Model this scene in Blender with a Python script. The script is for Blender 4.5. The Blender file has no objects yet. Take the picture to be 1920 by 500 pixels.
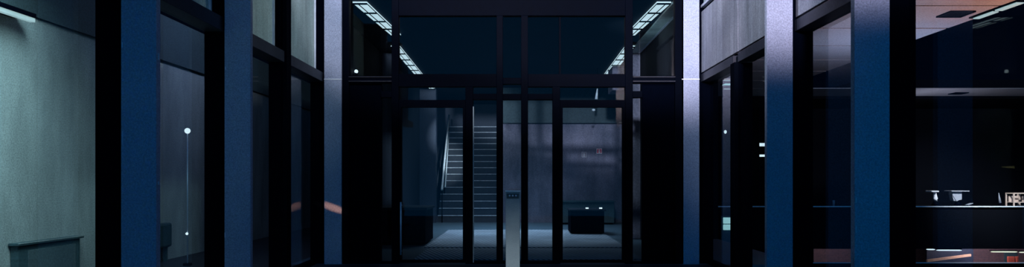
import bpy, bmesh, math, random
from mathutils import Vector, Matrix
random.seed(4)
SC = bpy.context.scene
COL = SC.collection
# ------------------------------------------------------------------ camera
F = 1300.0                 # focal length in pixels of the 1920 wide frame
VX, VY = 971.0, 338.0      # vanishing point of the passage
CX, EYE = 0.075, 1.03      # camera stands a touch right of the middle
D4 = 8.58                  # distance to the glazed front
cam_d = bpy.data.cameras.new('camera')
cam = bpy.data.objects.new('camera', cam_d); COL.objects.link(cam); SC.camera = cam
cam.location = (CX, 0, EYE); cam.rotation_euler = (math.pi/2, 0, 0)
cam_d.sensor_width = 36; cam_d.lens = F/1920*36
cam_d.shift_x = (960-VX)/1920; cam_d.shift_y = (VY-250)/1920
cam_d.clip_end = 300
# ------------------------------------------------------------------ world, exposure
W = bpy.data.worlds.new('night_sky'); SC.world = W; W.use_nodes = True
nt = W.node_tree; bg = nt.nodes['Background']
# night sky with the last blue of dusk low behind the camera
tc = nt.nodes.new('ShaderNodeTexCoord'); sx = nt.nodes.new('ShaderNodeSeparateXYZ'); nt.links.new(tc.outputs['Generated'], sx.inputs[0])
mr = nt.nodes.new('ShaderNodeMapRange'); mr.interpolation_type = 'SMOOTHSTEP'
for k, v in (('From Min', 0.1), ('From Max', -0.75), ('To Min', 0.0), ('To Max', 1.0)): mr.inputs[k].default_value = v
nt.links.new(sx.outputs[1], mr.inputs['Value'])
cr = nt.nodes.new('ShaderNodeValToRGB'); cr.color_ramp.elements[0].color = (0.0003, 0.0012, 0.0045, 1); cr.color_ramp.elements[1].color = (0.0, 0.105, 0.28, 1)
nt.links.new(mr.outputs[0], cr.inputs[0]); nt.links.new(cr.outputs[0], bg.inputs[0]); bg.inputs[1].default_value = 1.0
SC.view_settings.view_transform = 'Standard'; SC.view_settings.look = 'None'
SC.view_settings.exposure = 0; SC.view_settings.gamma = 1; SC.view_settings.use_curve_mapping = False
SC.cycles.use_denoising = True
SC.cycles.max_bounces = 8; SC.cycles.transparent_max_bounces = 24
SC.cycles.sample_clamp_indirect = 3
# ------------------------------------------------------------------ lights
def light(name, typ, loc, target, energy, color, **kw):
    d = bpy.data.lights.new(name, typ); d.energy = energy; d.color = color
    for k, v in kw.items(): setattr(d, k, v)
    o = bpy.data.objects.new(name, d); COL.objects.link(o); o.location = loc
    o.rotation_euler = (Vector(target)-Vector(loc)).to_track_quat('-Z', 'Y').to_euler()
    return o
# floodlight added unseen behind the camera, its cone shaped to light the column tops
light('column_spot', 'SPOT', (-0.8, -9, 3.32), (0.72, -1.85, 6.54), 14500, (0.98, 0.86, 1.0), spot_size=math.radians(58), spot_blend=0.08, shadow_soft_size=0.25)
# lamp high over the entrance
light('entrance_lamp', 'SPOT', (-0.1, 3.4, 4.9), (0, 8.4, 5.5), 1000, (0.92, 0.90, 1.0), spot_size=math.radians(81), spot_blend=0.12, shadow_soft_size=0.2)
# two spots without fittings, added to brighten the side fronts' upper panels
light('left_panel_fill', 'SPOT', (1.2, 6.0, 4.3), (-2.45, 7.2, 3.3), 180, (0.85, 1.0, 0.98), spot_size=math.radians(58), spot_blend=0.6, shadow_soft_size=0.2)
light('right_panel_fill', 'SPOT', (-1.2, 5.6, 4.3), (2.45, 6.9, 3.3), 430, (0.86, 0.9, 1.0), spot_size=math.radians(66), spot_blend=0.6, shadow_soft_size=0.2)
# area lights added out of view to brighten the left concrete wall
light('wall_fill', 'AREA', (-3.1, 4.6, 3.4), (-4.6, 4.9, 1.5), 84, (0.66, 0.92, 0.97), size=1.6, spread=math.radians(100))
light('yard_fill', 'AREA', (-3.3, 9.6, 3.9), (-4.4, 9.4, 0.2), 20, (0.55, 0.62, 1.0), size=0.5)  # unseen fill added for the wall further along the yard
# narrow warm beam, added and shaped for the orange patch on one column
light('warm_beam', 'SPOT', (-0.2, 6.2, 1.15), (-2.19, 8.53, 0.70), 420, (1.0, 0.45, 0.26), spot_size=math.radians(7.5), spot_blend=0.95, shadow_soft_size=0.01)
wb = bpy.data.objects['warm_beam']; wb.scale = (1, 0.24, 1); wb.rotation_euler.rotate_axis('Z', math.radians(-32))
# lights without fittings, added to brighten the hall and the access post
light('hall_fill', 'AREA', (-0.2, 14.2, 3.2), (-0.2, 14.3, 0), 62, (0.55, 0.75, 1.0), size=2.6, spread=math.radians(110))
light('haze_fill', 'AREA', (1.35, 9.9, 2.55), (2.15, 10.2, 3.27), 1.3, (0.7, 0.85, 1.0), size=0.25, spread=math.radians(100))
light('sign_fill', 'SPOT', (1.2, 14.4, 3.15), (1.85, 17.0, 1.6), 28, (0.9, 0.8, 1.0), spot_size=math.radians(50), spot_blend=1.0)
light('rail_fill', 'SPOT', (-1.0, 14.8, 3.1), (-1.87, 18.0, 1.75), 420, (0.9, 0.94, 1.0), spot_size=math.radians(26), spot_blend=0.8)
light('post_fill', 'SPOT', (0.0, 6.6, 0.03), (0.0, 7.6, 0.25), 9, (0.9, 0.95, 1.0), spot_size=math.radians(66), spot_blend=0.8, shadow_soft_size=0.03)
light('stair_fill', 'AREA', (-1.0, 16.2, 3.15), (-1.1, 17.6, 0.4), 16, (0.8, 0.88, 1.0), size=0.8)
# lights without fittings, added to brighten the court's galleries and lower room
light('gallery_fill_cool', 'AREA', (8.6, 15.6, 2.0), (8.7, 15.2, 4.3), 62, (0.62, 0.66, 1.0), size=1.2)
light('gallery_fill_warm', 'AREA', (9.3, 11.6, 2.2), (9.0, 12.4, 4.3), 75, (1.0, 0.30, 0.10), size=1.0)
light('far_soffit_fill', 'AREA', (15, 24.9, 3.0), (16, 25.0, 4.3), 22, (0.8, 0.68, 0.85), size=2.5)
light('lower_room_fill', 'AREA', (18.5, 27.3, -0.9), (18.8, 29.5, -1.9), 85, (0.95, 0.65, 0.75), size=1.5)
light('lower_room_fill_left', 'AREA', (13.0, 27.5, -0.9), (13.0, 29.5, -1.9), 14, (1.0, 0.7, 0.8), size=1.0)
light('cafe_fill', 'SPOT', (17.5, 23.6, 2.9), (17.9, 27.2, 0.5), 1500, (1.0, 0.85, 0.88), spot_size=math.radians(75), spot_blend=0.9)

# ------------------------------------------------------------------ materials
def new_mat(name):
    m = bpy.data.materials.new(name); m.use_nodes = True
    nt = m.node_tree; b = nt.nodes['Principled BSDF']
    return m, nt, b
def coords(nt, scale=(1, 1, 1), rot=(0, 0, 0)):
    g = nt.nodes.new('ShaderNodeNewGeometry'); mp = nt.nodes.new('ShaderNodeMapping')
    mp.inputs['Scale'].default_value = scale; mp.inputs['Rotation'].default_value = rot
    nt.links.new(g.outputs['Position'], mp.inputs['Vector']); return mp.outputs[0]
def noise(nt, vec, scale, detail=4, rough=0.6):
    n = nt.nodes.new('ShaderNodeTexNoise'); n.inputs['Scale'].default_value = scale
    n.inputs['Detail'].default_value = detail; n.inputs['Roughness'].default_value = rough
    nt.links.new(vec, n.inputs['Vector']); return n.outputs['Fac']
def ramp(nt, fac, stops):
    r = nt.nodes.new('ShaderNodeValToRGB'); e = r.color_ramp.elements
    while len(e) < len(stops): e.new(0.5)
    for k, (p, c) in enumerate(stops): e[k].position = p; e[k].color = (*c, 1)
    nt.links.new(fac, r.inputs[0]); return r.outputs[0]
def mul(nt, a, b, fac=1.0, mode='MULTIPLY'):
    m = nt.nodes.new('ShaderNodeMix'); m.data_type = 'RGBA'; m.blend_type = mode
    m.inputs[0].default_value = fac; nt.links.new(a, m.inputs[6]); nt.links.new(b, m.inputs[7]); return m.outputs[2]
def bump(nt, b, h, strength=0.2, dist=0.01):
    n = nt.nodes.new('ShaderNodeBump'); n.inputs['Strength'].default_value = strength; n.inputs['Distance'].default_value = dist
    nt.links.new(h, n.inputs['Height']); nt.links.new(n.outputs[0], b.inputs['Normal'])
def mottled(name, c0, c1, scale=3, speck=120, rough=0.6, metal=0, streak=None, bmp=0.15, spec=0.5):
    m, nt, b = new_mat(name)
    v = coords(nt)
    col = ramp(nt, noise(nt, v, scale, 6), [(0.3, c0), (0.7, c1)])
    sp = noise(nt, v, speck, 2, 0.8)
    col = mul(nt, col, ramp(nt, sp, [(0.3, (0.62,)*3), (0.72, (1.25,)*3)]))
    if streak:
        sv = coords(nt, streak)
        col = mul(nt, col, ramp(nt, noise(nt, sv, 1.0, 5, 0.7), [(0.3, (0.5,)*3), (0.68, (1.15,)*3)]))
    nt.links.new(col, b.inputs['Base Color'])
    b.inputs['Roughness'].default_value = rough; b.inputs['Metallic'].default_value = metal
    b.inputs['Specular IOR Level'].default_value = spec
    bump(nt, b, sp, bmp, 0.004)
    return m
def plain(name, c, rough=0.5, metal=0, spec=0.5, var=0.12):
    m, nt, b = new_mat(name)
    v = coords(nt)
    lo = tuple(x*(1-var) for x in c); hi = tuple(min(1, x*(1+var)) for x in c)
    nt.links.new(ramp(nt, noise(nt, v, 14, 3), [(0.3, lo), (0.7, hi)]), b.inputs['Base Color'])
    b.inputs['Roughness'].default_value = rough; b.inputs['Metallic'].default_value = metal
    b.inputs['Specular IOR Level'].default_value = spec
    return m
def glow(name, c, s):
    m, nt, b = new_mat(name)
    b.inputs['Base Color'].default_value = (0.2, 0.2, 0.2, 1)
    v = coords(nt)
    nt.links.new(ramp(nt, noise(nt, v, 6, 3), [(0.3, tuple(x*0.86 for x in c)), (0.7, c)]), b.inputs['Emission Color'])
    b.inputs['Emission Strength'].default_value = s
    return m
def glass(name, tint, refl=1.0, rough=0.015, ior=1.5):
    m = bpy.data.materials.new(name); m.use_nodes = True; nt = m.node_tree
    for n in list(nt.nodes): nt.nodes.remove(n)
    out = nt.nodes.new('ShaderNodeOutputMaterial'); mx = nt.nodes.new('ShaderNodeMixShader')
    tr = nt.nodes.new('ShaderNodeBsdfTransparent'); gl = nt.nodes.new('ShaderNodeBsdfGlossy'); fr = nt.nodes.new('ShaderNodeFresnel')
    tr.inputs[0].default_value = (*tint, 1); gl.inputs[0].default_value = (refl, refl, refl, 1)
    gl.inputs['Roughness'].default_value = rough; fr.inputs[0].default_value = ior
    ge = nt.nodes.new('ShaderNodeNewGeometry'); inv = nt.nodes.new('ShaderNodeMath'); inv.operation = 'SUBTRACT'; inv.inputs[0].default_value = 1
    nt.links.new(ge.outputs['Backfacing'], inv.inputs[1]); mm = nt.nodes.new('ShaderNodeMath'); mm.operation = 'MULTIPLY'
    nt.links.new(fr.outputs[0], mm.inputs[0]); nt.links.new(inv.outputs[0], mm.inputs[1])
    nt.links.new(mm.outputs[0], mx.inputs[0]); nt.links.new(tr.outputs[0], mx.inputs[1]); nt.links.new(gl.outputs[0], mx.inputs[2])
    nt.links.new(mx.outputs[0], out.inputs[0]); return m
M = {}
M['column'] = mottled('column_paint', (0.30, 0.36, 0.50), (0.38, 0.42, 0.56), 1.5, 95, 0.62, spec=0.3)
M['black'] = plain('black_steel', (0.0002, 0.001, 0.004), 0.7, spec=0.01)
M['frame'] = plain('dark_frame_paint', (0.0002, 0.0012, 0.0045), 0.6, spec=0.02)
M['beam'] = mottled('beam_paint', (0.015, 0.018, 0.03), (0.03, 0.035, 0.055), 6, 60, 0.45, spec=0.3)
M['trim'] = plain('brushed_metal', (0.55, 0.6, 0.72), 0.35, 0.3)
M['concrete'] = mottled('fair_faced_concrete', (0.34, 0.35, 0.34), (0.46, 0.47, 0.46), 0.9, 70, 0.85, streak=(1.2, 1.2, 0.35))
M['ledge'] = mottled('dark_ledge', (0.05, 0.075, 0.085), (0.07, 0.1, 0.11), 2, 60, 0.8)
M['hallconcrete'] = mottled('hall_concrete', (0.10, 0.10, 0.15), (0.26, 0.23, 0.31), 1.3, 34, 0.8, streak=(2.2, 2.2, 0.5))
M['frosted'] = mottled('frosted_green_glass', (0.36, 0.50, 0.51), (0.50, 0.62, 0.62), 1.6, 90, 0.5, streak=(1, 2.5, 0.4))
M['panel'] = mottled('weathered_zinc_panel', (0.22, 0.25, 0.33), (0.38, 0.41, 0.5), 1.6, 70, 0.5, streak=(1, 9, 0.6))
M['glass'] = glass('clear_glass', (0.86, 0.95, 0.97))
M['sideglass'] = glass('side_glass', (0.82, 0.93, 0.95))
M['deck'] = mottled('passage_paving', (0.008, 0.010, 0.016), (0.014, 0.018, 0.028), 2, 50, 0.6)
M['hallfloor'] = mottled('hall_floor_stone', (0.06, 0.10, 0.14), (0.09, 0.14, 0.18), 2, 50, 0.45)
M['hallwall'] = mottled('navy_hall_wall', (0.018, 0.028, 0.055), (0.03, 0.045, 0.08), 0.8, 40, 0.6)
M['soffitdark'] = mottled('dark_ceiling', (0.006, 0.008, 0.014), (0.01, 0.013, 0.022), 1, 30, 0.8, spec=0.15)
M['bulkhead'] = mottled('teal_bulkhead', (0.02, 0.04, 0.05), (0.03, 0.055, 0.065), 1, 30, 0.7)
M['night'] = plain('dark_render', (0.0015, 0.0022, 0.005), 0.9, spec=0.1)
M['soffit'] = mottled('gallery_soffit_panels', (0.42, 0.40, 0.44), (0.56, 0.53, 0.56), 0.7, 30, 0.5)
M['bodydark'] = mottled('dark_cabinet_paint', (0.03, 0.06, 0.07), (0.045, 0.085, 0.1), 3, 60, 0.6)
M['post'] = mottled('brushed_steel_post', (0.20, 0.27, 0.30), (0.28, 0.36, 0.38), 4, 160, 0.45, 0.2)
M['white'] = plain('white_lacquer', (0.8, 0.8, 0.84), 0.5)
M['grey'] = plain('grey_fabric', (0.34, 0.36, 0.42), 0.8)
M['beige'] = plain('beige_wood', (0.72, 0.56, 0.47), 0.6)
M['red'] = plain('red_upholstery', (0.55, 0.1, 0.06), 0.7)
M['warmwood'] = plain('warm_wood', (0.85, 0.52, 0.33), 0.6)
M['signred'] = plain('sign_red', (0.85, 0.07, 0.14), 0.5)
M['signredrefl'] = plain('sign_red_reflected', (0.18, 0.12, 0.17), 0.5)  # dimmed red for the reflected copy of the sign
M['signwhite'] = plain('sign_white', (0.75, 0.68, 0.72), 0.5)
M['signwhiterefl'] = plain('sign_white_reflected', (0.40, 0.38, 0.44), 0.5)  # dimmed white for the reflected copy of the sign
M['tread'] = plain('stair_tread', (0.03, 0.04, 0.06), 0.7)
M['nosing'] = mottled('stair_nosing', (0.35, 0.4, 0.5), (0.75, 0.8, 0.9), 9, 60, 0.4)
M['rail'] = plain('pale_steel_rail', (0.8, 0.86, 0.95), 0.4)
M['lamp'] = glow('ceiling_light', (0.72, 0.83, 0.90), 1.0)
M['lampwhite'] = glow('white_lamp', (0.9, 0.93, 1.0), 1.3)
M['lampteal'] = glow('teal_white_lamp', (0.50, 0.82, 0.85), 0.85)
M['lampdim'] = glow('dim_strip', (0.55, 0.68, 0.7), 0.8)
M['lampyellow'] = glow('yellow_indicator', (0.75, 0.62, 0.25), 0.45)
M['lampwarm'] = glow('warm_linear_lamp', (1.0, 0.85, 0.66), 1.2)
# ribbed mat
def ribbed():
    m, nt, b = new_mat('ribbed_mat')
    w = nt.nodes.new('ShaderNodeTexWave'); w.inputs['Scale'].default_value = 9.0; w.inputs['Distortion'].default_value = 0.3
    nt.links.new(coords(nt, (1, 0.35, 1), (0, 0, 0.0)), w.inputs['Vector']); w.bands_direction = 'DIAGONAL'
    c = ramp(nt, w.outputs['Fac'], [(0.2, (0.12, 0.15, 0.19)), (0.8, (0.5, 0.52, 0.6))])
    c = mul(nt, c, ramp(nt, noise(nt, coords(nt), 1.4, 4), [(0.3, (0.7,)*3), (0.7, (1.1,)*3)]))
    nt.links.new(c, b.inputs['Base Color']); b.inputs['Roughness'].default_value = 0.7
    bump(nt, b, w.outputs['Fac'], 0.4, 0.01); return m
M['mat'] = ribbed()
def brick():
    m, nt, b = new_mat('dark_brick')
    t = nt.nodes.new('ShaderNodeTexBrick'); t.inputs['Scale'].default_value = 6
    t.inputs['Color1'].default_value = (0.30, 0.17, 0.18, 1); t.inputs['Color2'].default_value = (0.2, 0.13, 0.15, 1); t.inputs['Mortar'].default_value = (0.1, 0.08, 0.1, 1)
    nt.links.new(coords(nt, (1, 1, 1), (math.pi/2, 0, 0)), t.inputs['Vector'])
    nt.links.new(t.outputs['Color'], b.inputs['Base Color']); b.inputs['Roughness'].default_value = 0.85; return m
M['brick'] = brick()

# ------------------------------------------------------------------ mesh helpers
def link(name, bm, mat, parent=None, bevel=0.0):
    me = bpy.data.meshes.new(name); bm.normal_update(); bm.to_mesh(me); bm.free()
    o = bpy.data.objects.new(name, me); COL.objects.link(o)
    me.materials.append(M[mat] if isinstance(mat, str) else mat)
    if parent: o.parent = parent; o.matrix_parent_inverse = Matrix.Translation(parent.location).inverted() if parent.type == 'EMPTY' and parent.parent is None else Matrix()
    if parent and parent.type != 'EMPTY':
        o.matrix_parent_inverse = Matrix()
    if bevel:
        md = o.modifiers.new('bevel', 'BEVEL'); md.width = bevel; md.segments = 2; md.limit_method = 'ANGLE'
    return o
def bx(bm, x0, x1, y0, y1, z0, z1):
    if x1 < x0: x0, x1 = x1, x0
    if y1 < y0: y0, y1 = y1, y0
    if z1 < z0: z0, z1 = z1, z0
    v = [bm.verts.new((x, y, z)) for x in (x0, x1) for y in (y0, y1) for z in (z0, z1)]
    for f in ((0,1,3,2), (4,6,7,5), (0,4,5,1), (2,3,7,6), (0,2,6,4), (1,5,7,3)): bm.faces.new([v[i] for i in f])
def box(name, mat, parent, *b, bevel=0.0):
    bm = bmesh.new()
    if len(b) == 1 and isinstance(b[0], list):
        for q in b[0]: bx(bm, *q)
    else: bx(bm, *b)
    return link(name, bm, mat, parent, bevel)
def tube_bm(bm, pts, r, n=10):
    rings = []
    for i, p in enumerate(pts):
        p = Vector(p); a = Vector(pts[max(0, i-1)]); c = Vector(pts[min(len(pts)-1, i+1)])
        q = (c-a).to_track_quat('Z', 'Y'); rr = r[i] if isinstance(r, (list, tuple)) else r
        rings.append([bm.verts.new(p + q @ Vector((rr*math.cos(2*math.pi*k/n), rr*math.sin(2*math.pi*k/n), 0))) for k in range(n)])
    for a, c in zip(rings, rings[1:]):
        for k in range(n): bm.faces.new((a[k], a[(k+1) % n], c[(k+1) % n], c[k]))
    bm.faces.new(rings[0][::-1]); bm.faces.new(rings[-1])
def tube(name, mat, parent, pts, r, n=10):
    bm = bmesh.new(); tube_bm(bm, pts, r, n); o = link(name, bm, mat, parent)
    for p in o.data.polygons: p.use_smooth = len(p.vertices) == 4
    return o
def ball(name, mat, parent, c, r, sz=1.0):
    bm = bmesh.new(); bmesh.ops.create_uvsphere(bm, u_segments=16, v_segments=10, radius=r)
    for v in bm.verts: v.co = Vector((v.co.x, v.co.y, v.co.z*sz)) + Vector(c)
    o = link(name, bm, mat, parent)
    for p in o.data.polygons: p.use_smooth = True
    return o
def prism(name, mat, parent, poly, x0=None, x1=None, axis='x'):
    """extrude a polygon: axis x -> poly in (y,z); axis y -> poly in (x,z)"""
    bm = bmesh.new()
    f = (lambda a, b, t: (t, a, b)) if axis == 'x' else (lambda a, b, t: (a, t, b))
    A = [bm.verts.new(f(a, b, x0)) for a, b in poly]; B = [bm.verts.new(f(a, b, x1)) for a, b in poly]
    bm.faces.new(A); bm.faces.new(B[::-1]); n = len(poly)
    for k in range(n): bm.faces.new((A[k], B[k], B[(k+1) % n], A[(k+1) % n]))
    bmesh.ops.recalc_face_normals(bm, faces=bm.faces[:]); return link(name, bm, mat, parent)
def thing(name, label, cat, loc=(0, 0, 0), group=None):
    o = bpy.data.objects.new(name, None); COL.objects.link(o); o.location = loc
    o['label'] = label; o['category'] = cat
    if group: o['group'] = group
    return o
def tag(o, label, cat, group=None):
    o['label'] = label; o['category'] = cat
    if group: o['group'] = group
    return o
STRUCT_LABEL = {}
def struct(o, label, cat):
    o['kind'] = 'structure'; o['label'] = label; o['category'] = cat; return o
def sthing(name, label, cat, loc=(0, 0, 0)):
    return struct(thing(name, label, cat, loc), label, cat)
def X(px, d=D4): return CX + (px-VX)*d/F       # world x of a picture column at distance d
def Z(py, d=D4): return EYE + (VY-py)*d/F      # world height of a picture row at distance d

# ------------------------------------------------------------------ ground, walls and ceilings
struct(box('floor', 'deck', None, -6.5, 2.72, -3, 8.50, -0.25, 0), 'dark paving of the passage in front of the glass doors', 'floor')
struct(box('floor_hall', 'hallfloor', None, -2.72, 3.6, 8.50, 22.0, -0.25, 0), 'dark teal stone floor of the hall behind the glass doors', 'floor')
struct(box('floor_yard', 'deck', None, -6.5, -2.72, 8.50, 24.0, -0.25, 0), 'dark paving of the yard along the concrete wall', 'floor')
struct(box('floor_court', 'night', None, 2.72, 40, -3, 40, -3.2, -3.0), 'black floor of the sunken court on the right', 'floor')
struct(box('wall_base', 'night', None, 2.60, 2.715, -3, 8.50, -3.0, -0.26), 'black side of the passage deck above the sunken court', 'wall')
# concrete wall left of the passage with its ledge
WX = -4.5
struct(box('wall_left', 'concrete', None, WX-0.3, WX, -3, 24, 0.0, Z(338-0.337*1300, 1)*0+EYE+0.337*4.575), 'greenish grey concrete wall seen through the left glazing', 'wall')
zt = EYE+0.337*4.575
struct(box('trim_1', 'ledge', None, WX-0.3, WX+0.03, -3, 24, zt, zt+0.17), 'ledge painted dark as its shadow band, running along the top of the left concrete wall', 'trim')  # shadow band at the ledge is put into its dark colour
struct(box('wall_upper_left', 'ledge', None, WX-0.3, WX-0.04, -3, 24, zt+0.17, EYE+0.47*4.575), 'dim teal wall above the ledge at the far left', 'wall')
# hall shell
HW = 2.32
CE = 3.27
struct(box('ceiling', 'soffitdark', None, -2.72, 3.6, 8.66, 22.0, CE+0.02, CE+0.3), 'black ceiling of the hall behind the glass doors', 'ceiling')
struct(box('wall_hall_left', 'soffitdark', None, -2.46, -HW, 8.68, 16.9, 0, CE), 'black side wall of the hall behind the left sidelight', 'wall')
struct(box('wall_hall_right', 'soffitdark', None, HW-0.1, 2.46, 8.68, 12.15, 0, CE), 'black side wall of the hall behind the right sidelight', 'wall')
struct(box('wall_back', 'hallconcrete', None, -0.30, 3.4, 17.0, 17.25, 0, 2.41), 'speckled lavender concrete wall at the back of the hall, right of the stairs', 'wall')
struct(box('wall_bulkhead', 'bulkhead', None, -0.30, 3.4, 16.75, 16.95, 2.42, CE), 'dark teal bulkhead above the back concrete wall', 'wall')
struct(box('wall_back_left', 'hallwall', None, -2.9, -1.93, 16.95, 17.2, 0, CE), 'navy wall left of the staircase', 'wall')
struct(box('wall_stair', 'hallwall', None, -2.9, 0.5, 20.6, 20.8, 0, 4.6), 'navy wall behind the top of the staircase', 'wall')
struct(box('wall_hall_far_right', 'soffitdark', None, 3.42, 3.6, 12.2, 17.2, 0, CE), 'black side wall at the far right of the hall', 'wall')
struct(box('trim_2', 'trim', None, HW-0.135, HW-0.102, 8.75, 12.15, Z(95, 12)-0.02, Z(95, 12)), 'thin pale rail along the top of the right hall wall', 'trim')
# concrete pilasters
pil = tag(box('concrete_pilaster', 'hallconcrete', None, 2.07, 2.40, 12.2, 12.5, 0, CE, bevel=0.01), 'speckled concrete pilaster behind the right sidelight, reaching the ceiling', 'pilaster')
tag(box('concrete_pilaster', 'hallwall', None, -2.315, -2.09, 12.2, 12.5, 0, CE, bevel=0.01), 'narrow navy pilaster behind the left sidelight', 'pilaster')
box('side_box', 'hallconcrete', pil, X(1147, 12.3), 2.072, 12.22, 12.8, 2.62, Z(125, 12.3), bevel=0.008)
struct(box('trim_5', 'frosted', None, 2.03, 2.215, 8.75, 12.15, CE-0.01, CE+0.018), 'pale panel painted for the ceiling haze outside the near right light strip', 'trim')  # pale colour stands in for hazy light on the ceiling

# ------------------------------------------------------------------ staircase
st = thing('staircase', 'dark staircase with pale nosings rising behind the left glass door', 'staircase', (-1.1, 17.0, 0))
SX0, SX1 = -1.90, -0.33
N, R_, G_ = 15, 0.1715, 0.205
for i in range(N):
    y = 17.05+G_*i
    box('tread', 'tread', st, SX0, SX1, y, y+G_+0.02, R_*i+(0.0 if i == 0 else -0.03), R_*(i+1)-0.012)
    box('nosing', 'nosing', st, SX0+0.01, SX1, y-0.012, y+0.03, R_*(i+1)-0.012, R_*(i+1)+0.006)
box('stringer', 'hallwall', st, SX0-0.03, SX0, 17.02, 17.05+G_*N, 0, 0.17)
prism('landing_wall', 'tread', st, [(17.3, 0.0), (17.05+G_*N, 0.0), (17.05+G_*N, R_*N-0.1)], SX0+0.02, SX1-0.02)
a = Vector((X(829, 17.0), 16.95, Z(355, 17.0))); b_ = Vector((X(842, 19.4), 19.4, Z(216, 19.4)))
hr = tube('handrail', 'rail', st, [a, b_], 0.026)
a2 = a+Vector((0.07, 0.1, 0.06)); b2 = b_+Vector((0.0, 0, -0.42))
tube('lower_rail', 'rail', hr, [a2, b2], 0.016)
for t in (0.02, 0.35, 0.68, 0.97):
    p = a.lerp(b_, t); zb = max(0.0, (p.y-17.05)/G_*R_)
    tube('baluster', 'frame', hr, [(p.x, p.y, p.z-0.02), (p.x, p.y, zb)], 0.012)

# ------------------------------------------------------------------ mats and furniture of the hall
tag(box('entrance_mat', 'mat', None, -1.36, 1.74, 10.62, 14.35, 0.0, 0.012, bevel=0.003), 'pale ribbed entrance mat deeper in the hall', 'mat')
tag(box('entrance_mat', 'mat', None, -1.28, 1.70, 8.98, 10.40, 0.0, 0.012, bevel=0.003), 'ribbed entrance mat just inside the glass doors', 'mat')
ds = thing('reception_desk', 'black desk at the left edge of the hall floor', 'desk', (-1.6, 11.6, 0))
box('body', 'black', ds, -2.25, X(812, 12.0), 11.0, 12.0, 0.03, 0.56, bevel=0.01)
box('desk_top', 'soffitdark', ds, -2.28, X(815, 12.0), 10.95, 12.05, 0.56, 0.60, bevel=0.006)
box('plinth', 'black', ds, -2.2, X(809, 12.0)-0.03, 11.05, 11.95, 0.0, 0.03)
dr = thing('reception_desk', 'black desk with two small white lights on the right of the hall', 'desk', (1.4, 13.4, 0))
box('body', 'black', dr, X(1070, 13.2), X(1133, 13.2), 13.2, 13.9, 0.03, 0.45, bevel=0.01)
box('desk_top', 'soffitdark', dr, X(1068, 13.2), X(1136, 13.2), 13.15, 13.95, 0.45, 0.48, bevel=0.006)
box('plinth', 'black', dr, X(1073, 13.2), X(1130, 13.2), 13.25, 13.85, 0.0125, 0.03)
db = thing('storage_cabinet', 'wide low dark cabinet behind the right desk', 'cabinet', (1.6, 16.5, 0))
box('body', 'bulkhead', db, X(1040, 16.2), X(1152, 16.2), 16.2, 16.8, 0.04, 0.52, bevel=0.01)
box('cabinet_top', 'bulkhead', db, X(1038, 16.2), X(1154, 16.2), 16.17, 16.82, 0.52, 0.55)
box('plinth', 'black', db, X(1042, 16.2), X(1150, 16.2), 16.25, 16.78, 0.0, 0.04)
for px, py, lb in ((1100.5, 393, 'small white desk light on the left of the right desk'), (1126, 398, 'small white desk light on the right corner of the right desk')):
    g = thing('desk_light', lb, 'light', (X(px, 13.25), 13.3, 0.48), 'small lights on the right desk')
    xx = X(px, 13.25)
    zz = 0.48
    box('base', 'frame', g, xx-0.03, xx+0.03, 13.2, 13.28, zz, zz+0.012)
    box('lens', 'lampwhite', g, xx-0.026, xx+0.026, 13.195, 13.25, zz+0.012, zz+0.034)
# fire sign on the concrete wall, and a dull plate for its reflection
for px, py, w, h, mm, wm, lb in ((1123.5, 283, .135, .125, 'signred', 'signwhite', 'bright red square sign with white border and extinguisher pictogram'),
                         (1095, 289.5, .115, .135, 'signredrefl', 'signwhiterefl', 'dull grey red plate with pale border, painted reflection left of the bright red sign')):
    s = thing('fire_sign', lb, 'sign', (X(px, 17), 16.99, Z(py, 17)), 'fire signs on the back wall')
    x, z = X(px, 17), Z(py, 17)
    box('plate', wm, s, x-w/2, x+w/2, 16.985, 17.0, z-h/2, z+h/2)
    box('field', mm, s, x-w/2+0.014, x+w/2-0.014, 16.98, 16.985, z-h/2+0.014, z+h/2-0.014)
    prism('pictogram', wm, s, [(x-0.022, z-h*0.4), (x+0.022, z-h*0.4), (x+0.022, z+h*0.12), (x+0.008, z+h*0.24), (x+0.016, z+h*0.36), (x-0.03, z+h*0.28), (x-0.008, z+h*0.2), (x-0.022, z+h*0.12)], 16.974, 16.98, axis='y')
# ------------------------------------------------------------------ ceiling light strips
def strip(x0a, x1a, ya, x0b, x1b, yb, label, mat='lamp', nb=5):
    s = thing('light_strip', label, 'ceiling light', ((x0a+x1a)/2, ya, CE), 'ceiling light strips in the hall')
    def q(u, t): # u across, t along
        xa = x0a+(x1a-x0a)*u; xb = x0b+(x1b-x0b)*u
        return (xa+(xb-xa)*t, ya+(yb-ya)*t)
    bm = bmesh.new()
    P = [q(0, 0), q(1, 0), q(1, 1), q(0, 1)]
    lo = [bm.verts.new((x, y, CE-0.006)) for x, y in P]; hi = [bm.verts.new((x, y, CE+0.015)) for x, y in P]
    bm.faces.new(lo); bm.faces.new(hi[::-1])
    for k in range(4): bm.faces.new((lo[k], hi[k], hi[(k+1) % 4], lo[(k+1) % 4]))
    bmesh.ops.recalc_face_normals(bm, faces=bm.faces[:])
    link('diffuser', bm, mat, s)
    bm = bmesh.new()
    for u in (0.0, 0.36, 1.0): tube_bm(bm, [(*q(u, 0), CE-0.012), (*q(u, 1), CE-0.012)], 0.006, 6)
    for k in range(nb+1):
        t = k/nb; tube_bm(bm, [(*q(0, t), CE-0.014), (*q(1, t), CE-0.014)], 0.012, 6)
    link('louvre', bm, 'frame', s)
strip(-2.01, -1.83, 8.75, -1.88, -1.73, 10.7, 'near light strip above the left sidelight', nb=4)
strip(2.01, 1.83, 8.75, 1.88, 1.73, 10.7, 'near light strip above the right sidelight', nb=4)
strip(-2.05, -1.90, 11.6, -2.12, -1.95, 15.25, 'far light strip seen above the left door', nb=6)
strip(2.03, 1.87, 11.6, 2.10, 1.91, 15.25, 'far light strip seen above the right door', nb=6)
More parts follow.
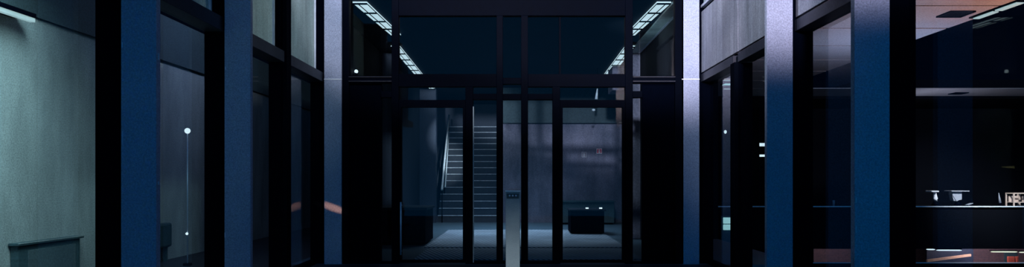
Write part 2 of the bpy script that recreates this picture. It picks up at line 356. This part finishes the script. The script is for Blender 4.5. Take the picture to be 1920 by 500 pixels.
strip(-2.08, -1.95, 16.2, -2.08, -1.95, 16.9, 'last short light strip near the staircase', nb=2)

# small lamps and readers on the hall's side walls
g = thing('emergency_lamp', 'small round white lamp high on the left hall wall', 'lamp', (-HW, 10.1, 2.6))
box('bracket', 'frame', g, -HW, -HW+0.05, 10.06, 10.2, 2.55, 2.59)
ball('bulb', 'lampwhite', g, (-HW+0.04, 10.1, 2.617), 0.027)
g = thing('glass_shelf', 'dim teal shelf beside the round lamp', 'shelf', (-HW, 10.5, 2.5))
box('board', 'bodydark', g, -HW, -HW+0.12, 10.3, 11.5, 2.53, 2.545)
box('lip', 'trim', g, -HW+0.12, -HW+0.125, 10.3, 11.5, 2.53, 2.54)
g = thing('keypad', 'small keypad with yellow light on the left hall wall', 'keypad', (-HW, 10.0, 1.22))
box('housing', 'black', g, -HW, -HW+0.03, 9.85, 10.35, 1.12, 1.32)
prism('indicator', 'lampyellow', g, [(9.95, 1.203), (10.2, 1.222), (10.2, 1.236), (9.95, 1.238)], -HW+0.03, -HW+0.036)
g = thing('door_reader', 'slim white illuminated reader on the right hall wall', 'reader', (HW-0.1, 10.6, 0.94))
box('housing', 'black', g, HW-0.125, HW-0.1, 10.4, 10.8, 0.86, 1.03)
box('light_bar', 'lampwhite', g, HW-0.131, HW-0.125, 10.56, 10.62, 0.895, 0.99)
g = thing('pendant_lamp', 'thin white pendant rod behind the right fanlight', 'lamp', (X(1119, 14), 14, 2.6))
tube('cord', 'frame', g, [(X(1120, 14), 14, CE+0.02), (X(1120, 14), 14, Z(168, 14))], 0.006, 6)
tube('shade', 'rail', g, [(X(1120, 14), 14, Z(166, 14)), (X(1118, 14), 14, Z(186, 14))], [0.012, 0.03], 10)
tube('rod', 'frame', g, [(X(1118, 14), 14, Z(186, 14)), (X(1114, 14), 14, Z(204, 14))], 0.005, 6)
ball('bulb', 'rail', g, (X(1113, 14), 14, Z(206, 14)), 0.035, 0.7)  # pale ball standing in for a small reflection

# ------------------------------------------------------------------ the glazed front
fr = sthing('window_1', 'dark steel framed glass front of the hall with tall panes', 'glass front', (0, D4, 0))
YA, YB = D4-0.03, D4+0.08
def mull(a, b, t, bt=None, name='mullion'):
    return box(name, 'frame', fr, X(a), X(b), YA, YB, 0.0 if bt is None else Z(bt), Z(t), bevel=0.004)
mull(643, 655, -60); mull(735, 748, -60); mull(1172, 1186, -60); mull(1265, 1281, -60)
mull(931, 943, 30); mull(977, 990, 30)
mull(873, 887, 163); mull(1036, 1050, 163)
box('mullion', 'frame', fr, X(1048.5), X(1051.5), YA+0.03, YB-0.03, Z(142), Z(32))
def trans(a, b, t, bt, name='transom', p=0.0):
    return box(name, 'frame', fr, X(a), X(b), YA+0.004-p, YB-0.004, Z(bt), Z(t), bevel=0.004)
trans(748, 931, 139, 163); trans(943, 977, 146, 158); trans(990, 1172, 139, 163)
trans(655, 735, 143, 156); trans(1186, 1265, 143, 156)
trans(887, 931, 176, 187); trans(943, 977, 176, 187); trans(990, 1036, 176, 187)
trans(715, 735, 171, 183); trans(1186, 1204, 171, 183)
trans(748, 1172, 30, -60, 'header', 0.0)
for a, b in ((655, 735), (1186, 1265)):
    box('glazing_bead', 'beam', fr, X(a), X(b), YA-0.012, YA+0.004, Z(145.5), Z(144.3))
    box('glazing_bead', 'beam', fr, X(a), X(b), YA-0.012, YA+0.004, Z(153.5), Z(152.3))
trans(655, 735, 490, 496, 'sill'); trans(887, 931, 489, 496, 'sill'); trans(943, 977, 489, 496, 'sill'); trans(990, 1036, 489, 496, 'sill'); trans(1186, 1265, 490, 496, 'sill')
box('edge_glint', 'post', fr, X(887), X(889), YA-0.004, YA+0.004, 0.02, Z(200))  # pale strip painting the light on the mullion edge
box('solid_panel', 'black', fr, X(655), X(715), D4+0.02, D4+0.05, 0.02, Z(156))
box('solid_panel', 'black', fr, X(1204), X(1265), D4+0.02, D4+0.05, 0.02, Z(156))
YG = (D4+0.02, D4+0.028)
for a, b, t, bt in ((748, 931, 30, 139), (943, 977, 30, 146), (990, 1048, 30, 139), (1052, 1172, 30, 139), (655, 735, -60, 143), (1186, 1265, -60, 143),
                    (748, 873, 163, 187), (887, 931, 163, 176), (943, 977, 158, 176), (990, 1036, 163, 176), (1050, 1172, 163, 187),
                    (887, 931, 187, 489), (943, 977, 187, 489), (990, 1036, 187, 489), (715, 735, 156, 490), (1186, 1204, 156, 490)):
    box('pane', 'glass', fr, X(a), X(b), *YG, Z(bt), Z(t))
box('light_switch', 'black', fr, X(1233), X(1236), D4-0.005, D4+0.02, Z(353), Z(350)) if False else None
for nm, a, b, hx in (('door_1', 748, 873, 753.5), ('door_2', 1050, 1172, None)):
    d = sthing(nm, {'door_1': 'left glass door with long vertical pull handle', 'door_2': 'right glass door below the right fanlight'}[nm], 'door', (X(a), D4, 0))
    box('door_frame', 'frame', d, [(X(a)+0.002, X(a+5), YA+0.01, YB-0.02, 0.015, Z(187)-0.003), (X(b-5), X(b)-0.002, YA+0.01, YB-0.02, 0.015, Z(187)-0.003),
        (X(a+5), X(b-5), YA+0.01, YB-0.02, Z(201), Z(187)-0.003), (X(a+5), X(b-5), YA+0.01, YB-0.02, 0.015, Z(487))])
    box('door_glass', 'glass', d, X(a+5), X(b-5), *YG, Z(487), Z(201))
    if hx:
        h = tube('door_handle', 'trim', d, [(X(hx), YA-0.05, Z(476)), (X(hx), YA-0.05, Z(378))], 0.010)
        for py in (384, 470): tube('handle_stud', 'trim', h, [(X(hx), YA-0.05, Z(py)), (X(hx), YA+0.012, Z(py))], 0.007, 8)

# ------------------------------------------------------------------ columns along the passage
Y = [4.17, 5.64, 7.11, D4]
def column(side, k, label, joint=False, gap=0.02, edge_marks=()):
    s = side
    c = thing('steel_column', label, 'column', (s*2.2, Y[k], 0), 'steel columns of the passage')
    y = Y[k] - (0.0 if k < 3 else 0.03)
    y0 = y
    if joint:
        box('front_plate', 'column', c, s*2.10, s*2.312, y0, y0+0.05, 0, 2.272)
        box('front_plate', 'column', c, s*2.10, s*2.312, y0, y0+0.05, 2.282, 3.6)
        box('joint_strip', 'rail', c, s*2.097, s*2.315, y0-0.004, y0+0.05, 2.272, 2.282)
    else:
        box('front_plate', 'column', c, s*2.10, s*2.312, y0, y0+0.05, 0, 3.6, bevel=0.003)
    box('web', 'black', c, s*2.20, s*2.23, y0+0.05, y0+0.20, 0, 3.6)
    box('back_fin', 'black', c, s*(2.312+gap), s*2.50, y0+0.055, y0+0.19, 0, 3.6)
    box('tie_plate', 'black', c, s*2.23, s*(2.312+gap), y0+0.12, y0+0.16, 0, 3.6)
    for px, py, l in edge_marks:  # short pale marks along the plate edges
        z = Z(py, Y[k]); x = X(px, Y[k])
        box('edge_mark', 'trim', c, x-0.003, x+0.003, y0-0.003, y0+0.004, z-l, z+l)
    return c
column(-1, 0, 'nearest blue steel column on the left', edge_marks=((229.5, 84, .016), (230, 258, .04), (297.5, 106, .02), (297.5, 343, .01)))
column(-1, 1, 'second blue steel column on the left, lit only at its top', edge_marks=((423, 128, .01), (422, 440, .02)))
column(-1, 3, 'lavender steel column beside the left end of the glass front, with an orange light patch', joint=True, gap=0.0)
column(1, 0, 'nearest blue steel column on the right, the widest', edge_marks=((1605, 375, .015), (1605, 430, .02)))
column(1, 1, 'second steel column on the right, lavender above and blue below')
column(1, 3, 'lavender steel column beside the right end of the glass front', joint=True, gap=0.0)
for s, lb in ((-1, 'lone black steel fin between the second and last left columns'), (1, 'lone black steel fin between the second and last right columns')):
    f = thing('steel_fin', lb, 'fin', (s*2.4, Y[2], 0), 'black fins without columns')
    box('blade', 'black', f, s*2.312, s*2.50, Y[2]+0.055, Y[2]+0.19, 0, 3.6 if s < 0 else 2.25)
    box('edge_strip', 'frame', f, s*2.309, s*2.35, Y[2]+0.045, Y[2]+0.055, 0, 3.6 if s < 0 else 2.25)

# ------------------------------------------------------------------ side glazing bays
ys = [1.23, 2.70]+Y
nwin = 2
ZB0, ZB1 = 2.25, 2.365
for s in (-1, 1):
    for k in range(len(ys)-1):
        y0, y1 = ys[k], ys[k+1]
        y0g, y1g = y0+0.195, y1+0.05
        if k == 0: y0g = y0
        w = sthing('window_%d' % nwin, '%s side glazing, bay %s' % ('left' if s < 0 else 'right', ['nearest the camera', 'beside the nearest column', 'behind the nearest column', 'behind the second column', 'next to the glass front'][k]), 'glazing', (s*2.46, y0g, 0)); nwin += 1
        box('pane', 'sideglass', w, s*2.456, s*2.464, y0g, y1g, 0.05, ZB0)
        box('sill', 'frame', w, s*2.42, s*2.50, y0g, y1g, 0.0, 0.05)
        if s < 0:
            box('transom', 'beam', w, s*2.335, s*2.50, y0g, y1g if k < 4 else y1g-0.03, ZB0, ZB1, bevel=0.004)
            box('upper_pane', 'frosted', w, s*2.45, s*2.462, y0g, y1g, ZB1, 3.6)
            box('pane_edge', 'trim', w, s*2.43, s*2.45, y1g-0.03, y1g-0.012, ZB1, 3.6)
        else:
            box('transom', 'beam', w, s*2.345, s*2.50, y0g, y1g, ZB0, ZB1-0.02, bevel=0.004)
            box('shadow_gap', 'black', w, s*2.38, s*2.50, y0g, y1g, ZB1-0.02, ZB1)
            box('upper_panel', 'panel', w, s*2.352, s*2.38, y0g-0.13, y1g-0.008, ZB1, 3.12, bevel=0.003)
            box('top_rail', 'trim', w, s*2.345, s*2.40, y0g, y1g, 3.17, 3.20)
            box('top_fascia', 'frosted', w, s*2.38, s*2.42, y0g, y1g, 3.20, 3.7)
            box('top_gap', 'black', w, s*2.39, s*2.42, y0g, y1g, 3.12, 3.17)

# ------------------------------------------------------------------ access post
p = thing('access_post', 'slim steel post with three buttons standing in front of the glass front', 'post', (X(961.5, 7.6), 7.6, 0))
xp0, xp1, zp = X(948, 7.6), X(975, 7.6), Z(359, 7.6)
box('body', 'post', p, xp0, xp1, 7.60, 7.70, 0.01, zp, bevel=0.004)
box('cap', 'rail', p, xp0-0.003, xp1+0.003, 7.594, 7.71, zp, zp+0.012, bevel=0.002)
box('base_plate', 'frame', p, xp0-0.03, xp1+0.03, 7.57, 7.73, 0, 0.01)
box('button_panel', 'bodydark', p, xp0+0.012, xp1-0.012, 7.596, 7.60, zp-0.075, zp-0.02)
for t in (0.28, 0.5, 0.72):
    x = xp0+(xp1-xp0)*t
    tube('button', 'trim', p, [(x, 7.596, zp-0.043), (x, 7.588, zp-0.043)], [0.010, 0.008], 12)

# ------------------------------------------------------------------ left yard things
g = thing('wall_light', 'long white light fitting under the ledge of the left concrete wall', 'light', (-4.3, 5.2, 2.5))
box('housing', 'frame', g, WX, -4.30, 4.5, 6.3, 2.50, 2.54)
box('tube_lamp', 'lampdim', g, -4.36, -4.31, 4.5, 6.3, 2.465, 2.50)
g = thing('utility_box', 'low dark teal steel box against the left concrete wall', 'box', (-4.3, 6.4, 0))
box('body', 'bodydark', g, WX+0.005, -4.42, 6.24, 7.12, 0.0, 0.44, bevel=0.006)
box('lid', 'bodydark', g, WX+0.005, -4.395, 6.21, 7.15, 0.44, 0.465, bevel=0.006)
box('lid_edge', 'concrete', g, -4.399, -4.392, 6.21, 7.15, 0.459, 0.466)
box('panel_face', 'ledge', g, -4.42, -4.412, 6.36, 7.04, 0.05, 0.39, bevel=0.003)
g = thing('meter_cabinet', 'small rounded dark cabinet on legs further along the left wall', 'cabinet', (-4.3, 8.7, 0))
box('body', 'bodydark', g, WX+0.005, -4.38, 8.62, 8.95, 0.18, 0.49, bevel=0.03)
box('leg', 'bodydark', g, -4.46, -4.42, 8.66, 8.70, 0.0, 0.2); box('leg', 'bodydark', g, -4.46, -4.42, 8.86, 8.90, 0.0, 0.2)
lp = thing('reflected_lamp', 'slender pole with a glowing white globe, standing in for a reflected lamp in the left glazing', 'lamp reflection', (X(351.5, 8.4), 8.4, 0))
xl = X(351.5, 8.4)  # pole and globes stand in for a reflected lamp and its streak
tube('pole', 'trim', lp, [(xl, 8.4, 0.0), (xl, 8.4, Z(250, 8.4))], [0.009, 0.006], 8)
ball('globe', 'lampwhite', lp, (xl, 8.4, Z(245, 8.4)), 0.034)
ball('marker_light', 'lampwhite', lp, (xl, 8.385, Z(437.5, 8.4)), 0.016)
tube('base', 'frame', lp, [(xl, 8.4, 0.0), (xl, 8.4, 0.03)], 0.05, 12)

# ------------------------------------------------------------------ court on the right: galleries
SZ = EYE+3.2
def soff(name, x0, x1, y0, y1, label):
    struct(box(name, 'soffit', None, x0, x1, y0, y1, SZ, SZ+0.015), label, 'soffit')
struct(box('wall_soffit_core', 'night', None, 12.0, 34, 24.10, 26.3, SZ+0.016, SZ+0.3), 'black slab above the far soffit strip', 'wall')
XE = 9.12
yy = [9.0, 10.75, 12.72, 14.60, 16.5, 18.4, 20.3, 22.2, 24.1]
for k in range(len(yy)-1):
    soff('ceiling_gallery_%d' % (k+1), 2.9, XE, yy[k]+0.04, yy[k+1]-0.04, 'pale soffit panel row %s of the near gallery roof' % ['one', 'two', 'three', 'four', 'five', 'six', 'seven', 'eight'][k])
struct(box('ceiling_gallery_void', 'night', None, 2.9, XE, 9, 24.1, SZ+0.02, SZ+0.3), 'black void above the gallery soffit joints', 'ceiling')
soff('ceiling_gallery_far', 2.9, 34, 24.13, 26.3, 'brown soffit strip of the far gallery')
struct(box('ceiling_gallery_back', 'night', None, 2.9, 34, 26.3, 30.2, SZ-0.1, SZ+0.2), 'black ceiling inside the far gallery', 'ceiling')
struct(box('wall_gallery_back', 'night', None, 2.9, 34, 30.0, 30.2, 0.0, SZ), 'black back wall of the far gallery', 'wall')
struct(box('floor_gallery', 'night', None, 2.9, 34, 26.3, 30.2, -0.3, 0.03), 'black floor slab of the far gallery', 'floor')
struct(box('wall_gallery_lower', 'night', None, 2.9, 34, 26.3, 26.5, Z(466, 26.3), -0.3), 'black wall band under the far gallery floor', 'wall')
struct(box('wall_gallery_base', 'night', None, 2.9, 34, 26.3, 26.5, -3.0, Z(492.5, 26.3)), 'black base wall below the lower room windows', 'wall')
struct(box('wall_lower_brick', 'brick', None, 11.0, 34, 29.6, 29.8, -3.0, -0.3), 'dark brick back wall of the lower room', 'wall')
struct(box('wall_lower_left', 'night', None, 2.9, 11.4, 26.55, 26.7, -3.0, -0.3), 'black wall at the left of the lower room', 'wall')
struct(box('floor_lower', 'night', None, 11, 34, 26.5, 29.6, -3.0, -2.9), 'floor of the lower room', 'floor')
struct(box('trim_3', 'rail', None, X(1340, 26.28), 34, 26.22, 26.30, Z(387.8, 26.26), Z(385.8, 26.26)), 'thin pale edge of the far gallery floor', 'trim')
struct(box('trim_4', 'rail', None, X(1340, 26.28), 34, 26.22, 26.30, Z(492.8, 26.26), Z(491.4, 26.26)), 'thin pale sill line below the lower room windows', 'trim')
for px, d, z_, lb in ((1792, 13.3, SZ, 'square dark downlight in the near gallery soffit'), (1797, 25.4, SZ, 'small dark downlight in the far soffit strip')):
    g = thing('downlight', lb, 'downlight', (X(px, d), d, z_))
    x = X(px, d); h = 0.24
    box('rim', 'frame', g, [(x-h, x+h, d-0.23, d-0.20, z_-0.03, z_), (x-h, x+h, d+0.20, d+0.23, z_-0.03, z_), (x-h, x-h+0.03, d-0.2, d+0.2, z_-0.03, z_), (x+h-0.03, x+h, d-0.2, d+0.2, z_-0.03, z_)])
    box('reflector', 'black', g, x-h+0.03, x+h-0.03, d-0.2, d+0.2, z_-0.012, z_-0.002)
g = thing('edge_light', 'pale linear light along the edge of the near gallery soffit', 'light', (XE, 12.9, SZ))
box('housing', 'frame', g, XE-0.2, XE-0.02, 12.3, 13.6, SZ-0.03, SZ)
box('tube_lamp', 'lampdim', g, [(XE-0.17, XE-0.03, 12.35, 12.9, SZ-0.05, SZ-0.03), (XE-0.15, XE-0.03, 13.0, 13.55, SZ-0.05, SZ-0.03)])

for d, w, mt, lb in ((21.95, 0.07, 'lampdim', 'thin dim strip, nearest of three on the soffit beside the last right column'), (22.85, 0.34, 'lampteal', 'wide bright strip, middle of three on the soffit beside the last right column'), (24.0, 0.08, 'lampdim', 'thin dim strip, farthest of three on the soffit beside the last right column')):
    g = thing('soffit_lamp', lb, 'ceiling light', (X(1366, d), d, SZ), 'strips on the soffit beside the last right column')
    box('housing', 'frame', g, X(1354, d), X(1386, d), d-w/2-0.02, d+w/2+0.02, SZ-0.03, SZ-0.002)
    box('diffuser', mt, g, X(1357, d), X(1376, d), d-w/2, d+w/2, SZ-0.045, SZ-0.03)
# lower room
LD = 27.0
def lin(px0, px1, py, mat, label, d=LD, h=0.05):
    g = thing('linear_lamp', label, 'ceiling light', (X((px0+px1)/2, d), d, Z(py, d)), 'linear lamps of the lower room')
    x0, x1, z = X(px0, d), X(px1, d), Z(py, d)
    box('lamp_housing', 'frame', g, x0, x1, d-0.02, d+0.10, z+h/2, z+h/2+0.03)
    bm = bmesh.new(); tube_bm(bm, [(x0, d, z), (x0+0.08, d, z), (x1-0.08, d, z-0.004), (x1, d, z-0.004)], [h*0.25, h/2, h/2, h*0.25], 10); link('lamp_tube', bm, mat, g)
lin(1737, 1753, 467, 'lampwhite', 'leftmost short white lamp in the lower room')
lin(1756, 1803, 468.5, 'lampwhite', 'long white lamp in the lower room, left part')
lin(1858, 1907, 471.5, 'lampwarm', 'long warm lamp in the lower room, right part')
lin(1911, 1960, 472.5, 'lampwarm', 'last warm lamp cut by the right picture edge')
lin(1583, 1600, 463, 'lampwhite', 'short white lamp beside the nearest right column', h=0.04)
struct(box('wall_lower_blue', 'hallwall', None, X(1735, 28.3), X(1822, 28.3), 28.2, 28.3, -3.0, -0.3), 'navy partition in the lower room', 'wall')
prism('counter_rail', 'warmwood', None, [(X(1739, 27.8), Z(491, 27.8)), (X(1739, 27.8), Z(486.5, 27.8)), (X(1821, 27.8), Z(476, 27.8)), (X(1821, 27.8), Z(480, 27.8))], 27.8, 27.9, axis='y')
tag(bpy.data.objects['counter_rail'], 'sloping warm wooden rail in the lower room', 'rail')
for px0, px1, lb in ((1891, 1904, 'red armchair in the lower room'), (1906, 1911, 'red side chair at the right of the armchair')):
    g = thing('red_chair', lb, 'chair', (X(px0, 27.6), 27.6, -2.9), 'red chairs in the lower room')
    x0, x1 = X(px0, 27.6), X(px1, 27.6)
    zt_ = Z(480.5, 27.6)
    box('backrest', 'red', g, x0, x1, 27.62, 27.7, -2.45, zt_, bevel=0.02)
    box('seat', 'red', g, x0, x1, 27.2, 27.62, -2.5, -2.42, bevel=0.02)
    for xx in (x0+0.02, x1-0.05):
        for yv in (27.22, 27.62): box('leg', 'frame', g, xx, xx+0.03, yv, yv+0.03, -2.9, -2.5)
g = thing('dark_screen', 'dark partition screen behind the red armchair', 'screen', (X(1888, 28), 28, -2.9))
box('panel', 'bodydark', g, X(1884, 28), X(1908, 28), 28.0, 28.05, -2.85, Z(473.5, 28)); box('foot', 'frame', g, X(1884, 28), X(1908, 28), 27.9, 28.15, -2.9, -2.85)
# cafe furniture on the far gallery
GD, GZ = 27.0, 0.03
def poly_px(name, mat, parent, pts, d, th):
    return prism(name, mat, parent, [(X(a, d), Z(b, d)) for a, b in pts], d, d+th, axis='y')
g = thing('pedestal_table', 'white table with a curved pedestal, leftmost on the far gallery', 'table', (X(1753, GD), GD, GZ))
box('tabletop', 'white', g, X(1741, GD), X(1755, GD), GD-0.2, GD+0.2, Z(359.6, GD), Z(357, GD), bevel=0.01)
tube('pedestal', 'white', g, [(X(1752.5, GD), GD, Z(359.6, GD)), (X(1753, GD), GD, Z(366, GD)), (X(1754, GD), GD, Z(372, GD)), (X(1754, GD), GD, Z(377, GD))], [0.05, 0.065, 0.085, 0.08], 16)
tube('foot', 'frame', g, [(X(1754, GD), GD, Z(377, GD)), (X(1754, GD), GD, GZ)], [0.07, 0.16], 16)
g = thing('draped_table', 'grey draped table with a wide top on the far gallery', 'table', (X(1794, GD), GD, GZ))
box('tabletop', 'grey', g, X(1777, GD), X(1810, GD), GD-0.25, GD+0.25, Z(358.6, GD), Z(357, GD), bevel=0.008)
poly_px('drape', 'grey', g, [(1786, 358.6), (1803.5, 358.6), (1803.5, 373.5), (1798, 375), (1794, 377), (1786, 365)], GD-0.12, 0.24)
poly_px('side_flap', 'grey', g, [(1786, 367), (1792, 376), (1788, 376)], GD-0.12, 0.22)
tube('foot', 'frame', g, [(X(1796, GD), GD, Z(375, GD)), (X(1796, GD), GD, GZ)], [0.04, 0.15], 12)
g = thing('floor_tray', 'thin grey tray lying right of the draped table', 'tray', (X(1818, GD), GD, GZ))
prism('plate', 'grey', g, [(X(1812, GD), Z(383.5, GD)), (X(1822, GD), Z(380.2, GD)), (X(1822, GD), Z(381, GD)), (X(1812, GD), Z(384.3, GD))], GD-0.1, GD+0.1, axis='y')
box('foot', 'frame', g, X(1814, GD), X(1819, GD), GD-0.05, GD+0.05, GZ, Z(383, GD))
g = thing('cone_lamp', 'slim pale cone standing alone on the far gallery', 'lamp', (X(1874.5, GD), GD, GZ))
tube('cone', 'grey', g, [(X(1875, GD), GD, Z(380, GD)), (X(1872.6, GD), GD, Z(361, GD))], [0.055, 0.006], 16)
tube('foot', 'frame', g, [(X(1874.8, GD), GD, Z(380, GD)), (X(1874.8, GD), GD, GZ)], [0.03, 0.07], 12)
def frame_chair(px, label):
    g = thing('lounge_chair', label, 'chair', (X(px+12, GD), GD, GZ), 'beige frame chairs on the far gallery')
    x0, x1 = X(px, GD), X(px+24, GD); zt_ = Z(361, GD)
    for a, b in ((x0, x0+0.045), (x1-0.045, x1)):
        for y0 in (GD-0.22, GD+0.2): box('leg', 'beige', g, a, b, y0, y0+0.04, GZ, zt_-0.04)
    box('top_frame', 'beige', g, [(x0, x1, GD-0.22, GD-0.18, zt_-0.04, zt_), (x0, x1, GD+0.2, GD+0.24, zt_-0.04, zt_), (x0, x0+0.045, GD-0.18, GD+0.2, zt_-0.04, zt_), (x1-0.045, x1, GD-0.18, GD+0.2, zt_-0.04, zt_)])
    box('backrest', 'beige', g, x0+0.045, x1-0.075, GD+0.1, GD+0.14, Z(378, GD), Z(367, GD), bevel=0.01)
    box('seat', 'beige', g, x0+0.045, x1-0.045, GD-0.18, GD+0.2, Z(379.5, GD), Z(378, GD), bevel=0.01)
frame_chair(1893, 'beige square framed chair on the far gallery, wholly in view')
frame_chair(1918.3, 'beige framed chair cut off by the right picture edge')
g = thing('litter_bin', 'small pale bin on the far gallery seen left of the nearest right column', 'bin', (X(1563, GD), GD, GZ))
tube('bin_body', 'grey', g, [(X(1563, GD), GD, GZ), (X(1563, GD), GD, Z(375, GD))], [0.035, 0.045], 14)
tube('bin_rim', 'frame', g, [(X(1563, GD), GD, Z(375, GD)), (X(1563, GD), GD, Z(374.3, GD))], 0.047, 14)
# lit things far across the court
g = thing('lit_panels', 'bright white panels in two lit rows, standing in for a reflection across the court', 'lit panels', (X(1370, 26), 26, -1))
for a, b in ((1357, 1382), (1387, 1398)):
    box('lit_panel', 'lampteal', g, X(a, 26.1), X(b, 26.1), 26.15, 26.2, Z(419, 26.1), Z(407.5, 26.1), bevel=0.02)
    box('lit_panel', 'lampteal', g, X(a, 26.1), X(b, 26.1), 26.15, 26.2, Z(431, 26.1), Z(420.5, 26.1), bevel=0.02)
box('panel_back', 'bodydark', g, X(1354, 26.1), X(1400, 26.1), 26.2, 26.28, -3.0, Z(405, 26.1))  # backing of the glowing panels, which stand in for a reflection
for px0, px1, py, h, lb in ((1424, 1445, 271, 6, 'upper white lit bar left of the second right column'), (1424, 1445, 291.5, 4, 'lower white lit bar left of the second right column')):
    g = thing('wall_lamp', lb, 'lamp', (X(px0, 29.9), 29.9, Z(py, 29.9)), 'white lit bars across the court')
    box('diffuser', 'lampwhite', g, X(px0, 29.9), X(px1, 29.9), 29.85, 29.9, Z(py+h/2, 29.9), Z(py-h/2, 29.9)); box('backplate', 'frame', g, X(px0-1, 29.95), X(px1+1, 29.95), 29.9, 30.0, Z(py+h/2+1, 29.9), Z(py-h/2-1, 29.9))
for px, py, r, lb in ((1360, 247, 0.06, 'single small bright lamp seen right of the glass front'), (1671.5, 238, 0.055, 'top bright lamp in the slit beside the nearest right column'), (1671.5, 270, 0.045, 'middle lamp in the slit beside the nearest right column'),
                  (1671.5, 280, 0.03, 'faint lamp between the middle and bottom slit lamps'), (1671.5, 297, 0.045, 'bottom lamp in the slit beside the nearest right column')):
    g = thing('globe_lamp', lb, 'lamp', (X(px, 29.9), 29.9, Z(py, 29.9)), 'small lamps across the court')
    ball('globe', 'lampwhite', g, (X(px, 29.85), 29.85, Z(py, 29.85)), r, 1.3 if px < 1400 else 0.9)
    tube('stem', 'frame', g, [(X(px, 29.85), 29.87, Z(py, 29.85)), (X(px, 29.85), 30.0, Z(py, 29.85))], 0.015, 8)
